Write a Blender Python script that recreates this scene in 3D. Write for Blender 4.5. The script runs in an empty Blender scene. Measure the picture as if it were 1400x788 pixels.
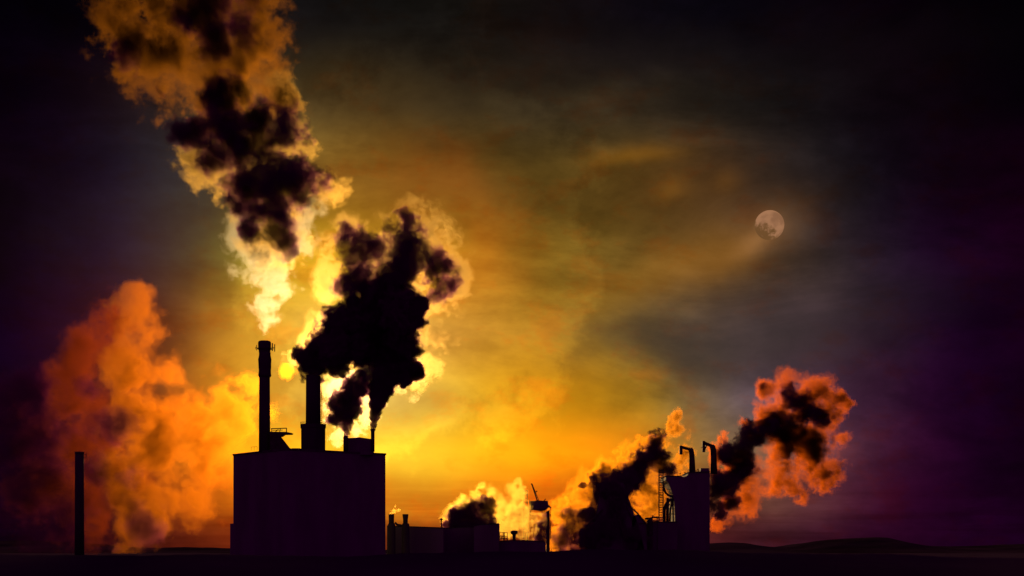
import bpy, bmesh, math, random
import numpy as np
from mathutils import Vector, Matrix

# ------------------------------------------------------------------ camera, sky, sun, exposure
S = bpy.context.scene
COL = S.collection
F_PX, CX, HY, CAMZ = 1944.4, 700.0, 755.0, 2.5      # 50 mm lens, level camera with vertical shift

cam_d = bpy.data.cameras.new("camera")
cam_d.lens = 50.0
cam_d.sensor_width = 36.0
cam_d.shift_y = (HY - 394.0) / 1400.0
cam_d.clip_start = 0.5
cam_d.clip_end = 80000.0
cam = bpy.data.objects.new("camera", cam_d)
COL.objects.link(cam)
cam.location = (0, 0, CAMZ)
cam.rotation_euler = (math.pi / 2, 0, 0)
S.camera = cam

S.view_settings.view_transform = 'Standard'
S.view_settings.look = 'None'
S.view_settings.gamma = 1.0
S.view_settings.exposure = 0.0
S.view_settings.use_curve_mapping = False

S.render.engine = 'CYCLES'
S.cycles.max_bounces = 4
S.cycles.diffuse_bounces = 2
S.cycles.volume_bounces = 0
S.cycles.transparent_max_bounces = 48
S.cycles.volume_max_steps = 512
S.cycles.use_denoising = True
S.cycles.sample_clamp_indirect = 4.0

SUN_AZ = math.atan((472 - CX) / F_PX)                # from +Y towards +X
SUN_EL = math.radians(7.6)
sun_d = bpy.data.lights.new("sun", 'SUN')
sun_d.energy = 2.4
sun_d.angle = math.radians(0.53)
sun_d.color = (1.0, 0.62, 0.24)
sun = bpy.data.objects.new("sun", sun_d)
COL.objects.link(sun)
to_sun = Vector((math.sin(SUN_AZ) * math.cos(SUN_EL), math.cos(SUN_AZ) * math.cos(SUN_EL), math.sin(SUN_EL)))
sun.rotation_euler = to_sun.to_track_quat('Z', 'Y').to_euler()


class NT:
    """small helper to write node trees as expressions"""
    def __init__(self, tree):
        self.t = tree
        tree.nodes.clear()

    def n(self, typ, **kw):
        nd = self.t.nodes.new(typ)
        for k, v in kw.items():
            setattr(nd, k, v)
        return nd

    def put(self, sock, v):
        if isinstance(v, bpy.types.NodeSocket):
            self.t.links.new(v, sock)
        elif v is not None:
            sock.default_value = v

    def m(self, op, a, b=None, c=None, clamp=False):
        nd = self.n('ShaderNodeMath', operation=op, use_clamp=clamp)
        for s, v in zip(nd.inputs, (a, b, c)):
            self.put(s, v)
        return nd.outputs[0]

    def v(self, op, a, b=None, scale=None):
        nd = self.n('ShaderNodeVectorMath', operation=op)
        self.put(nd.inputs[0], a)
        if b is not None:
            self.put(nd.inputs[1], b)
        if scale is not None:
            self.put(nd.inputs['Scale'], scale)
        return nd.outputs['Value'] if op in ('LENGTH', 'DISTANCE', 'DOT_PRODUCT') else nd.outputs['Vector']

    def noise(self, vec, scale, detail=4.0, rough=0.55, lac=2.0, dist=0.0):
        nd = self.n('ShaderNodeTexNoise', noise_dimensions='3D')
        self.put(nd.inputs['Vector'], vec)
        nd.inputs['Scale'].default_value = scale
        nd.inputs['Detail'].default_value = detail
        nd.inputs['Roughness'].default_value = rough
        nd.inputs['Lacunarity'].default_value = lac
        nd.inputs['Distortion'].default_value = dist
        return nd.outputs[0]

    def ramp(self, x, lo, hi, a=0.0, b=1.0):
        nd = self.n('ShaderNodeMapRange', interpolation_type='SMOOTHSTEP', clamp=True)
        self.put(nd.inputs[0], x)
        for i, v in enumerate((lo, hi, a, b)):
            self.put(nd.inputs[i + 1], v)
        return nd.outputs[0]

    def mix(self, f, a, b, mode='MIX'):
        nd = self.n('ShaderNodeMix', data_type='RGBA', blend_type=mode, clamp_factor=True)
        self.put(nd.inputs[0], f)
        for s, v in ((nd.inputs[6], a), (nd.inputs[7], b)):
            if isinstance(v, (tuple, list)):
                v = (*v, 1.0)[:4]
            self.put(s, v)
        return nd.outputs[2]


def ang(px, py):
    x = px - CX
    return math.atan2(x, F_PX), math.atan2(HY - py, math.hypot(F_PX, x))


def build_world():
    w = bpy.data.worlds.new("World")
    S.world = w
    w.use_nodes = True
    g = NT(w.node_tree)
    co = g.n('ShaderNodeTexCoord')
    d = g.v('NORMALIZE', co.outputs['Generated'])
    sp = g.n('ShaderNodeSeparateXYZ')
    g.put(sp.inputs[0], d)
    az = g.m('ARCTAN2', sp.outputs[0], sp.outputs[1])
    el = g.m('ARCSINE', sp.outputs[2])
    cb = g.n('ShaderNodeCombineXYZ')
    g.put(cb.inputs[0], az)
    g.put(cb.inputs[1], el)
    A = cb.outputs[0]                                # azimuth / elevation of the sky direction
    # clouds ride on warped directions so that no bank has a clean outline
    w1 = g.n('ShaderNodeTexNoise')
    g.put(w1.inputs['Vector'], d)
    w1.inputs['Scale'].default_value = 9.0
    w1.inputs['Detail'].default_value = 5.0
    w1.inputs['Roughness'].default_value = 0.55
    wv = g.v('SUBTRACT', w1.outputs['Color'], (0.5, 0.5, 0.5))
    AW = g.v('ADD', A, g.v('MULTIPLY', wv, (0.13, 0.09, 0)))
    AS = g.v('ADD', A, g.v('MULTIPLY', wv, (0.05, 0.03, 0)))

    def lobe(px, py, sx, sy, rot=0.0, src=AS, sharp=None):
        ca, ce = ang(px, py)
        mp = g.n('ShaderNodeMapping', vector_type='TEXTURE')
        g.put(mp.inputs['Vector'], src)
        mp.inputs['Location'].default_value = (ca, ce, 0)
        mp.inputs['Rotation'].default_value = (0, 0, math.radians(rot))
        mp.inputs['Scale'].default_value = (sx / F_PX, sy / F_PX, 1)
        if sharp:
            return g.ramp(g.v('LENGTH', mp.outputs[0]), 1.0 + sharp, 1.0 - sharp)
        q = g.v('DOT_PRODUCT', mp.outputs[0], mp.outputs[0])
        return g.m('EXPONENT', g.m('MULTIPLY', q, -0.5))

    def glow(c, f, col):
        return g.mix(f, c, tuple(a for a in col), 'ADD')

    # brightness of the dusk sky over its directions: one row per elevation, 25 azimuths from -21 to 21 degrees,
    # each red green blue as three-digit log radiance
    SKY = (
        (755, "384065460 420130451 486227434 571336415 656432395 720501381 758543378 771564389 770575411 765578433 760574441 758563430 757547408 754527392 742508398 721494431 695486478 670482519 651471540 630436542 600367535 557272524 508175503 466103470 437069432"),
        (690, "364037482 418137468 520289444 651457417 777605395 870709386 919768395 931795424 925806461 916809489 913804487 916792454 922772406 920748375 903722386 868698444 825681524 787671592 758653622 729600617 683496596 614352568 537204530 472096476 433046418"),
        (620, "354021497 413134485 529310461 680510436 824687423 924809433 966875470 967900525 953906578 944905600 949902574 964896505 981884425 984864376 962837393 916804473 860775580 815754664 784728693 753668672 696549627 610382576 517213520 446091453 411037391"),
        (545, "360018489 406117496 507280487 645472471 777646466 865768488 897832544 890853617 872854677 864849693 874844649 895842560 914839467 917830416 892808436 844773517 791737619 751708692 728680708 701625672 645520613 561369553 477213495 425100440 413048395"),
        (455, "352010423 376097474 447244509 561420515 685587502 785711497 841785520 860816566 857821613 849811631 843793607 840776553 835763501 823753479 800739499 768715550 737687605 714662639 695637641 662592617 606506580 537379543 485237510 469119482 481049461"),
        (355, "306012301 310108390 354256490 441423555 559576568 682694544 783769511 847808489 870815480 860798475 830764466 796729455 771706453 759699466 759701489 761698514 755683534 731657548 685621556 619569556 549490542 497380518 477247491 485117473 500022466"),
        (245, "334052331 355157389 401303476 469452559 552576606 640658606 712698572 752704522 754685475 728654439 694624418 672608413 671612424 690632445 719655470 738663492 729645506 683605515 607552517 524493506 461425478 427340438 415236401 406127380 391043377"),
        (135, "311076369 337147375 393257401 468382439 545493475 608568493 641600490 641595472 615569449 585543435 569531434 576539446 598558467 619578489 629585503 618575507 586547498 536505479 480453452 433395421 400329387 370257351 324184312 260123277 206085257"),
        (20, "253080311 224092292 225131293 259194317 313270353 367339388 405386411 419409416 417413410 416412400 425416397 444423402 459424413 456412424 434388429 402359426 370329412 348299391 338262368 336216349 329164331 303118309 251088276 191081241 162091226"),
    )
    s2 = g.n('ShaderNodeSeparateXYZ')
    g.put(s2.inputs[0], AS)
    u = g.m('MULTIPLY_ADD', s2.outputs[0], 1 / math.radians(42), 0.5)
    acc, last = None, None
    for py, row in SKY:
        cr = g.n('ShaderNodeValToRGB')
        cr.color_ramp.interpolation = 'B_SPLINE'
        el_ = cr.color_ramp.elements
        stops = row.split()
        for i, q in enumerate(stops):
            e_ = el_[i] if i < 1 else (el_.new(i / 24) if i < 24 else el_[len(el_) - 1])
            e_.position = i / 24
            e_.color = (int(q[0:3]) / 999, int(q[3:6]) / 999, int(q[6:9]) / 999, 1)
        g.put(cr.inputs[0], u)
        e1 = math.atan((HY - py) / F_PX)
        acc = cr.outputs[0] if acc is None else g.mix(g.ramp(s2.outputs[1], last, e1), acc, cr.outputs[0])
        last = e1
    sx = g.n('ShaderNodeSeparateColor')
    g.put(sx.inputs[0], acc)
    cc = g.n('ShaderNodeCombineColor')
    for i in range(3):
        g.put(cc.inputs[i], g.m('MULTIPLY', g.m('EXPONENT', g.m('MULTIPLY', sx.outputs[i], 9.8)), 1e-4))
    c = cc.outputs[0]
    # cloud texture, stretched along the horizon
    sv = g.v('MULTIPLY', d, (1.0, 1.0, 2.6))
    tex = g.noise(sv, 6.0, 7.0, 0.6, dist=0.5)
    tex2 = g.noise(g.v('MULTIPLY', d, (1.0, 1.0, 1.8)), 20.0, 6.0, 0.62)
    k = g.m('MULTIPLY', g.ramp(tex, 0.36, 0.64, 0.72, 1.26), g.ramp(tex2, 0.32, 0.68, 0.84, 1.17))
    # the clouds thin out where the glow is strongest
    k = g.m('MULTIPLY_ADD', g.m('SUBTRACT', k, 1.0), g.ramp(g.m('MULTIPLY', cc.inputs[0].links[0].from_socket, 1.0), 0.25, 0.95, 1.0, 0.3), 1.0)
    c = g.mix(1.0, c, k, 'MULTIPLY')
    # warm mottling
    wm = g.ramp(g.noise(g.v('MULTIPLY', d, (1.0, 1.0, 1.6)), 26.0, 6.0, 0.65), 0.50, 0.66, 0.0, 0.8)
    c = g.mix(wm, c, g.mix(1.0, c, (1.12, 0.84, 0.70), 'MULTIPLY'))
    # brighter bank in the middle of the sky with a torn edge
    bf = g.m('ADD', lobe(590, 330, 190, 210, 0, AW), g.m('MULTIPLY', g.m('SUBTRACT', g.noise(d, 14.0, 7.0, 0.6), 0.5), 0.9))
    c = g.mix(1.0, c, g.m('MULTIPLY_ADD', g.ramp(bf, 0.38, 0.50), 0.34, 0.82), 'MULTIPLY')
    c = glow(c, lobe(600, 262, 42, 30, 0, AW), (0.07, 0.008, 0.0))
    c = glow(c, lobe(655, 365, 40, 45, 0, AW), (0.16, 0.022, 0.0))
    # slate coloured wedges
    c = g.mix(g.m('MULTIPLY', lobe(985, 455, 150, 38, 10, AW), 0.5), c, (0.036, 0.030, 0.030))
    c = g.mix(g.m('MULTIPLY', lobe(230, 310, 90, 70, 0, AW), 0.4), c, (0.024, 0.019, 0.019))
    c = g.mix(g.m('MULTIPLY', lobe(850, 90, 260, 26, 3, AW), 0.5), c, (0.007, 0.005, 0.005))
    # lit streaks in the deck and round the veiled disc
    for px, py, sx_, sy_, rot, col in (
            (868, 208, 42, 8, 2, (0.10, 0.036, 0.0)),
            (916, 258, 13, 10, 20, (0.06, 0.02, 0.0)),
            (992, 250, 18, 11, 20, (0.04, 0.014, 0.0)),
            (930, 368, 90, 22, 25, (0.10, 0.036, 0.0)),
            (1028, 326, 18, 10, 38, (0.075, 0.034, 0.012)),
            (1005, 340, 34, 13, 32, (0.06, 0.024, 0.003)),
            (1052, 308, 30, 26, 0, (0.045, 0.022, 0.010))):
        c = glow(c, lobe(px, py, sx_, sy_, rot, AS), col)
    # streaks low over the horizon
    st = g.noise(g.v('MULTIPLY', d, (3.0, 3.0, 60.0)), 2.0, 4.0, 0.6)
    low = g.m('MULTIPLY', g.ramp(el, math.atan(140 / F_PX), math.atan(15 / F_PX)), g.ramp(st, 0.42, 0.62))
    c = g.mix(1.0, c, g.mix(low, (1, 1, 1), (0.80, 0.72, 0.70)), 'MULTIPLY')
    # purple sky fill added behind the viewer and overhead, lifting silhouettes and smoke cores
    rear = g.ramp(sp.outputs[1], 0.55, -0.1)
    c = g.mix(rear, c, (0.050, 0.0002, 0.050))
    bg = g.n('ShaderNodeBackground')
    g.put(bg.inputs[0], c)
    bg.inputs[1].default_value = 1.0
    # clear dusk air near the sun
    sky = g.n('ShaderNodeTexSky', sky_type='NISHITA')
    sky.sun_disc = False
    sky.sun_elevation = SUN_EL
    sky.sun_rotation = SUN_AZ
    sky.air_density = 2.0
    sky.dust_density = 4.0
    tint = g.mix(1.0, sky.outputs[0], (0.10, 0.035, 0.002), 'MULTIPLY')
    tint = g.mix(1.0, tint, lobe(472, 520, 170, 160), 'MULTIPLY')
    bg2 = g.n('ShaderNodeBackground')
    g.put(bg2.inputs[0], tint)
    bg2.inputs[1].default_value = 0.05
    ad = g.n('ShaderNodeAddShader')
    g.put(ad.inputs[0], bg.outputs[0])
    g.put(ad.inputs[1], bg2.outputs[0])
    out = g.n('ShaderNodeOutputWorld')
    g.put(out.inputs['Surface'], ad.outputs[0])


build_world()


# ------------------------------------------------------------------ helpers
def at(px, py, Y):
    return Vector(((px - CX) / F_PX * Y, Y, CAMZ + (HY - py) / F_PX * Y))


def tag(o, label=None, cat=None, group=None, kind=None):
    for k, v in (('label', label), ('category', cat), ('group', group), ('kind', kind)):
        if v:
            o[k] = v
    return o


def empty(name, loc, label, cat, group=None):
    o = bpy.data.objects.new(name, None)
    COL.objects.link(o)
    o.location = loc
    return tag(o, label, cat, group)


class MB:
    """collects shapes in world coordinates and links them as one mesh object"""
    def __init__(self):
        self.bm = bmesh.new()

    def hexa(self, v):
        vs = [self.bm.verts.new(p) for p in v]
        for f in ((3, 2, 1, 0), (4, 5, 6, 7), (0, 1, 5, 4), (1, 2, 6, 5), (2, 3, 7, 6), (3, 0, 4, 7)):
            self.bm.faces.new([vs[i] for i in f])
        return self

    def box(self, c, s, rz=0.0):
        c = Vector(c)
        h = Vector(s) / 2
        R = Matrix.Rotation(rz, 3, 'Z')
        q = [(-1, -1), (1, -1), (1, 1), (-1, 1)]
        return self.hexa([c + R @ Vector((x * h.x, y * h.y, z * h.z)) for z in (-1, 1) for x, y in q])

    def bar(self, a, b, w, h=None):
        """square bar between two points"""
        a, b = Vector(a), Vector(b)
        h = h or w
        t = (b - a).normalized()
        up = Vector((0, 1, 0)) if abs(t.y) < 0.9 else Vector((0, 0, 1))
        s = t.cross(up).normalized()
        u = s.cross(t).normalized()
        q = [(-1, -1), (1, -1), (1, 1), (-1, 1)]
        return self.hexa([p + s * (x * w / 2) + u * (y * h / 2) for p in (a, b) for x, y in q])

    def poly(self, pts, dy):
        """outline in the x-z plane at its own depth, extruded away from the viewer"""
        n = len(pts)
        f = [self.bm.verts.new(p) for p in pts]
        k = [self.bm.verts.new((p[0], p[1] + dy, p[2])) for p in pts]
        self.bm.faces.new(f)
        self.bm.faces.new(list(reversed(k)))
        for i in range(n):
            j = (i + 1) % n
            self.bm.faces.new((f[j], f[i], k[i], k[j]))
        return self

    def lathe(self, x, y, prof, seg=24, wob=0.0, rnd=None):
        rings = []
        for r, z in prof:
            ring = []
            for i in range(seg):
                a = 2 * math.pi * i / seg
                rr = r * (1 + (rnd.uniform(-wob, wob) if rnd else 0))
                ring.append(self.bm.verts.new((x + rr * math.cos(a), y + rr * math.sin(a), z)))
            rings.append(ring)
        for a, b in zip(rings, rings[1:]):
            for i in range(seg):
                j = (i + 1) % seg
                self.bm.faces.new((a[i], a[j], b[j], b[i]))
        self.bm.faces.new(list(reversed(rings[0])))
        self.bm.faces.new(rings[-1])
        return self

    def tube(self, pts, r, seg=12):
        pts = [Vector(p) for p in pts]
        rs = r if isinstance(r, (list, tuple)) else [r] * len(pts)
        rings = []
        for i, p in enumerate(pts):
            t = (pts[min(i + 1, len(pts) - 1)] - pts[max(i - 1, 0)]).normalized()
            up = Vector((0, 1, 0)) if abs(t.y) < 0.9 else Vector((0, 0, 1))
            s = t.cross(up).normalized()
            u = s.cross(t).normalized()
            rings.append([self.bm.verts.new(p + (s * math.cos(2 * math.pi * k / seg) + u * math.sin(2 * math.pi * k / seg)) * rs[i]) for k in range(seg)])
        for a, b in zip(rings, rings[1:]):
            for k in range(seg):
                j = (k + 1) % seg
                self.bm.faces.new((a[k], a[j], b[j], b[k]))
        self.bm.faces.new(list(reversed(rings[0])))
        self.bm.faces.new(rings[-1])
        return self

    def rail(self, pts, h=1.1, w=0.09, every=2.0, mid=True):
        pts = [Vector(p) for p in pts]
        for a, b in zip(pts, pts[1:]):
            n = max(1, round((b - a).length / every))
            for i in range(n + 1):
                p = a.lerp(b, i / n)
                self.bar(p, p + Vector((0, 0, h)), w)
            for z in ((h, h * 0.5) if mid else (h,)):
                self.bar(a + Vector((0, 0, z)), b + Vector((0, 0, z)), w * 0.98)
        return self

    def ladder(self, a, b, width, step, w=0.1):
        a, b = Vector(a), Vector(b)
        s = Vector((width / 2, 0, 0))
        self.bar(a - s, b - s, w)
        self.bar(a + s, b + s, w)
        n = max(2, int((b - a).length / step))
        for i in range(n + 1):
            p = a.lerp(b, i / n)
            self.bar(p - s, p + s, w * 0.9)
        return self

    def build(self, name, mat, parent=None, smooth=False, bevel=0.0):
        bmesh.ops.recalc_face_normals(self.bm, faces=self.bm.faces)
        me = bpy.data.meshes.new(name)
        self.bm.to_mesh(me)
        self.bm.free()
        me.materials.append(mat)
        if smooth:
            me.polygons.foreach_set('use_smooth', [True] * len(me.polygons))
        o = bpy.data.objects.new(name, me)
        COL.objects.link(o)
        if parent is not None:
            o.parent = parent
            o.matrix_parent_inverse = Matrix.Translation(-Vector(parent.location))
        if bevel:
            b = o.modifiers.new("edge", 'BEVEL')
            b.width = bevel
            b.segments = 2
        return o


def material(name, col, rough=0.8, var=0.35, scale=0.25, stretch=(1, 1, 1), metal=0.0, bump=0.0, ribs=0.0, spec=0.2):
    m = bpy.data.materials.new(name)
    m.use_nodes = True
    g = NT(m.node_tree)
    co = g.n('ShaderNodeTexCoord').outputs['Object']
    v = g.v('MULTIPLY', co, stretch)
    nz = g.noise(v, scale, 6.0, 0.6)
    dark = tuple(x * (1 - var) for x in col)
    lite = tuple(min(1, x * (1 + var)) for x in col)
    c = g.mix(g.ramp(nz, 0.3, 0.7), dark, lite)
    p = g.n('ShaderNodeBsdfPrincipled')
    g.put(p.inputs['Base Color'], c)
    g.put(p.inputs['Roughness'], g.ramp(nz, 0.2, 0.8, rough - 0.12, min(1, rough + 0.1)))
    p.inputs['Metallic'].default_value = metal
    p.inputs['Specular IOR Level'].default_value = spec
    if bump or ribs:
        b = g.n('ShaderNodeBump')
        h = nz
        if ribs:
            s = g.n('ShaderNodeSeparateXYZ')
            g.put(s.inputs[0], co)
            wv = g.m('SINE', g.m('MULTIPLY', g.m('ADD', s.outputs[0], s.outputs[1]), ribs))
            h = g.m('ADD', g.m('MULTIPLY', nz, 0.5), g.m('MULTIPLY', wv, 0.5))
        b.inputs['Strength'].default_value = 0.6
        b.inputs['Distance'].default_value = bump or 0.1
        g.put(b.inputs['Height'], h)
        g.put(p.inputs['Normal'], b.outputs[0])
    o = g.n('ShaderNodeOutputMaterial')
    g.put(o.inputs['Surface'], p.outputs[0])
    return m


M_CLAD = material("sheet_cladding", (0.22, 0.21, 0.22), 0.75, 0.18, 0.08, (1, 1, 0.3), ribs=4.0, bump=0.03)
M_CONC = material("stained_concrete", (0.09, 0.075, 0.09), 0.9, 0.3, 0.12, (1, 1, 0.25), bump=0.15)
M_STEEL = material("rusty_steel", (0.10, 0.075, 0.08), 0.75, 0.4, 0.5, metal=0.2)
M_ROOF = material("roof_felt", (0.10, 0.09, 0.10), 0.95, 0.35, 0.2)
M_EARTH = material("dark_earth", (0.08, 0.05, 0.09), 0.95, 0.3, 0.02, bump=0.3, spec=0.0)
M_HILL = material("hill_scrub", (0.05, 0.03, 0.05), 0.95, 0.45, 0.004, spec=0.0)

# ------------------------------------------------------------------ setting: ground and hills
rng = np.random.default_rng(5)


def grid_mesh(name, xs, ys, zf, mat, kind='structure'):
    X, Y = np.meshgrid(xs, ys)
    Z = zf(X, Y)
    nx, ny = len(xs), len(ys)
    verts = np.stack([X.ravel(), Y.ravel(), Z.ravel()], 1)
    i = np.arange((ny - 1) * nx).reshape(ny - 1, nx)[:, :-1].ravel()
    faces = np.stack([i, i + 1, i + nx + 1, i + nx], 1)
    me = bpy.data.meshes.new(name)
    me.from_pydata(verts.tolist(), [], faces.tolist())
    me.materials.append(mat)
    me.polygons.foreach_set('use_smooth', [True] * len(me.polygons))
    o = bpy.data.objects.new(name, me)
    COL.objects.link(o)
    o['kind'] = kind
    return o


def waves(X, Y, amp, lam, n=7, seed=1):
    r = np.random.default_rng(seed)
    z = 0
    for k in range(n):
        a = r.uniform(0, 2 * math.pi)
        l = lam / (1.7 ** k)
        z = z + amp / (1.6 ** k) * np.sin((X * math.cos(a) + Y * math.sin(a)) * 2 * math.pi / l + r.uniform(0, 6.28))
    return z


def sym(lim, n, p):
    t = np.linspace(-1, 1, n)
    return np.sign(t) * np.abs(t) ** p * lim


gx = np.unique(np.concatenate([sym(40000, 161, 3.0), np.arange(-140, 141, 0.8)]))
gy = np.concatenate([np.linspace(-600, 70, 40), np.arange(74, 112, 1.0), np.linspace(114, 640, 50), np.linspace(670, 1300, 22), np.geomspace(1400, 60000, 30)])
flat = lambda X, Y: np.clip((np.abs(Y - 880) - 300) / 300, 0, 1)


def rise(X, Y):
    """low bank across the view a hundred metres out, added and shaped so its near face stays shaded"""
    crest = 2.80 + 0.10 * np.sin(X / 11.0 + 0.6) + 0.07 * np.sin(X / 4.3) + waves(X, Y * 0, 0.05, 3.1, 4, 21)
    y0 = 104 + 3.0 * np.sin(X / 37.0)
    front = np.clip((Y - (y0 - 22)) / 22.0, 0, 1)
    back = np.clip(((y0 + 130) - Y) / 130.0, 0, 1)
    return crest * np.minimum(front, back) ** 0.9


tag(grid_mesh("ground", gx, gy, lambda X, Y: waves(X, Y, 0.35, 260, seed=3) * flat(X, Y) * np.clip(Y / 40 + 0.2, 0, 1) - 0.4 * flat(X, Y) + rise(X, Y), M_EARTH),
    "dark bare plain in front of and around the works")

HP = [(-900, 744), (-400, 735), (-100, 738), (0, 739.5), (60, 740), (110, 742), (170, 747), (205, 750), (250, 748.5), (320, 750), (500, 752), (900, 751),
      (940, 746), (970, 743), (997, 741), (1030, 745), (1060, 750), (1090, 743.5), (1130, 738.5), (1150, 737), (1165, 737.5), (1185, 733.5), (1205, 734.5),
      (1235, 744), (1265, 747), (1330, 747), (1400, 744), (1600, 738), (2400, 742)]
HD = 4200.0
hx = np.array([(p - CX) / F_PX * HD for p, _ in HP])
hz = np.array([CAMZ + (HY - q) / F_PX * HD for _, q in HP])


def hill_z(X, Y):
    r = np.interp(X, hx, hz)
    k = np.ones(9) / 9
    r = np.apply_along_axis(lambda a: np.convolve(np.pad(a, 4, mode='edge'), k, 'valid'), 1, r)
    prof = np.exp(-((Y - HD) / 420.0) ** 2)
    return r * prof + waves(X, Y, 0.7, 160, 5, 9) * prof - 3.0 * (1 - prof)


tag(grid_mesh("hills", np.linspace(-3400, 3600, 700), np.linspace(HD - 900, HD + 900, 41), hill_z, M_HILL), "low dark hills along the horizon")

# ------------------------------------------------------------------ boiler house
C0 = at(392, 613, 690)
H0 = C0.z
L0 = Vector(((319 - CX) / F_PX * 731, 731, 0))
R0 = Vector(((527 - CX) / F_PX * 725.8, 725.8, 0))
C0 = Vector((C0.x, C0.y, 0))
B0 = L0 + R0 - C0
bh = empty("boiler_house", ((C0.x + B0.x) / 2, (C0.y + B0.y) / 2, 0), "tall windowless block carrying the two big smokestacks on its roof", "building")
Z = Vector((0, 0, 1))
mb = MB()
mb.hexa([C0, R0, B0, L0, C0 + Z * (H0 - 0.9), R0 + Z * (H0 - 0.9), B0 + Z * (H0 - 0.9), L0 + Z * (H0 - 0.9)])
mb.build("wall", M_CLAD, bh)


def lerp_quad(s, t):
    return C0 + (R0 - C0) * s + (L0 - C0) * t


rot_r = math.atan2((R0 - C0).y, (R0 - C0).x)
mb = MB()
e = 0.006
q = [lerp_quad(-e, -e), lerp_quad(1 + e, -e), lerp_quad(1 + e, 1 + e), lerp_quad(-e, 1 + e)]
mb.hexa([p + Z * (H0 - 0.9) for p in q] + [p + Z * H0 for p in q])
mb.build("roof", M_ROOF, bh)
mb = MB()
a1 = lerp_quad(-0.03, 1.0)
q = [lerp_quad(0.003, 1.001), lerp_quad(0.003, 1.07), lerp_quad(0.9, 1.07), lerp_quad(0.9, 1.001)]
hA = (HY - 716) / F_PX * 731 + CAMZ
mb.hexa(q + [p + Z * hA for p in q])
mb.build("annex", M_CLAD, bh)
# rooftop plant room with a shallow gable
mb = MB()
pts = [at(473, 622, 716), at(509, 622, 716), at(509, 600.5, 716), at(491, 598, 716), at(473, 599.5, 716)]
mb.poly(pts, 9).build("plant_room", M_CLAD, bh)
# short handrail beside the slim stack, low kerbs on the roof
mb = MB().rail([at(343.5, 616.5, 712), at(351.5, 616, 712)], 1.9, 0.14, 1.5, False)
mb.build("railing", M_STEEL, bh)
for x0, x1, y in ((381, 392, 612.6), (399, 410, 613.0)):
    p, r_ = at(x0, y, 712), at(x1, y, 712)
    MB().hexa([Vector((p.x, 712, H0)), Vector((r_.x, 712, H0)), Vector((r_.x, 716, H0)), Vector((p.x, 716, H0)),
               Vector((p.x, 712, p.z)), Vector((r_.x, 712, r_.z)), Vector((r_.x, 716, r_.z)), Vector((p.x, 716, p.z))]).build("roof_kerb", M_ROOF, bh)


def zpx(py, Y):
    return CAMZ + (HY - py) / F_PX * Y


def rpx(r, Y):
    return r / F_PX * Y


# ------------------------------------------------------------------ slim stack
Y1 = 710.0
c = at(361.7, 600, Y1)
st1 = empty("smokestack", (c.x, Y1, H0), "slim tall smokestack with a wrapped upper sleeve and antennas at its rim", "smokestack")
zz = lambda py: zpx(py, Y1)
MB().lathe(c.x, Y1, [(rpx(7.9, Y1), H0), (rpx(7.5, Y1), zz(560)), (rpx(7.3, Y1), zz(515))], 32).build("shaft", M_CONC, st1, True)
rr = random.Random(4)
prof = []
for py, r in ((516, 7.8), (514, 9.0), (511, 8.6), (506, 8.1), (503, 8.4), (497, 8.6), (492, 8.9), (486, 7.9), (482, 7.8)):
    prof.append((rpx(r, Y1), zz(py)))
o = MB().lathe(c.x + 0.12, Y1, prof, 28, 0.035, rr).build("sleeve", M_CONC, st1, True)
MB().lathe(c.x, Y1, [(rpx(7.6, Y1), zz(483)), (rpx(8.0, Y1), zz(479.5)), (rpx(8.6, Y1), zz(477)), (rpx(8.8, Y1), zz(470)), (rpx(8.4, Y1), zz(467.6)), (rpx(7.2, Y1), zz(466.6))], 32).build("cap", M_CONC, st1)
MB().lathe(c.x, Y1, [(rpx(10.2, Y1), zz(477.6)), (rpx(10.2, Y1), zz(476.8))], 32).build("platform", M_STEEL, st1)
for dx, w, y0, y1 in ((-10.6, 0.28, 479.5, 472.0), (-12.0, 0.2, 478, 474.5), (10.8, 0.5, 480, 469.5), (14.0, 0.4, 481, 471.0), (12.5, 0.2, 478, 475)):
    mb = MB()
    x = c.x + rpx(dx, Y1)
    mb.bar((x, Y1 - 0.3, zz(y0)), (x, Y1 - 0.3, zz(y1)), w)
    mb.bar((c.x + rpx(9 * (1 if dx > 0 else -1), Y1), Y1 - 0.3, zz(475.3)), (x, Y1 - 0.3, zz(475.3)), 0.18)
    mb.build("antenna", M_STEEL, st1)

# ------------------------------------------------------------------ thick stack
Y2 = 715.0
c = at(428.2, 600, Y2)
zz = lambda py: zpx(py, Y2)
st2 = empty("smokestack", (c.x, Y2, H0), "thick smokestack on a broad drum base, black smoke billowing from its mouth", "smokestack")
MB().lathe(c.x, Y2, [(rpx(10.2, Y2), zz(581)), (rpx(9.9, Y2), zz(540)), (rpx(9.8, Y2), zz(514))], 32).build("shaft", M_CONC, st2, True)
MB().lathe(c.x, Y2, [(rpx(16.6, Y2), H0), (rpx(16.6, Y2), zz(586.5)), (rpx(17.4, Y2), zz(585.5)), (rpx(17.6, Y2), zz(580.6))], 10).build("drum", M_CONC, st2)
mb = MB()
ring = [Vector((c.x + rpx(17.2, Y2) * math.cos(a), Y2 + rpx(17.2, Y2) * math.sin(a), zz(580.6))) for a in [i * math.pi / 8 for i in range(17)]]
mb.rail(ring, 1.1, 0.1, 2.6).build("railing", M_STEEL, st2)
mb = MB()
xl = c.x + rpx(12.2, Y2)
mb.bar((xl, Y2 - 0.5, zz(580)), (xl, Y2 - 0.5, zz(516)), 0.13)
for i in range(22):
    z = zz(578 - i * 2.85)
    mb.bar((xl - rpx(2.3, Y2), Y2 - 0.5, z), (xl + 0.1, Y2 - 0.5, z), 0.2)
mb.build("ladder", M_STEEL, st2)

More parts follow.
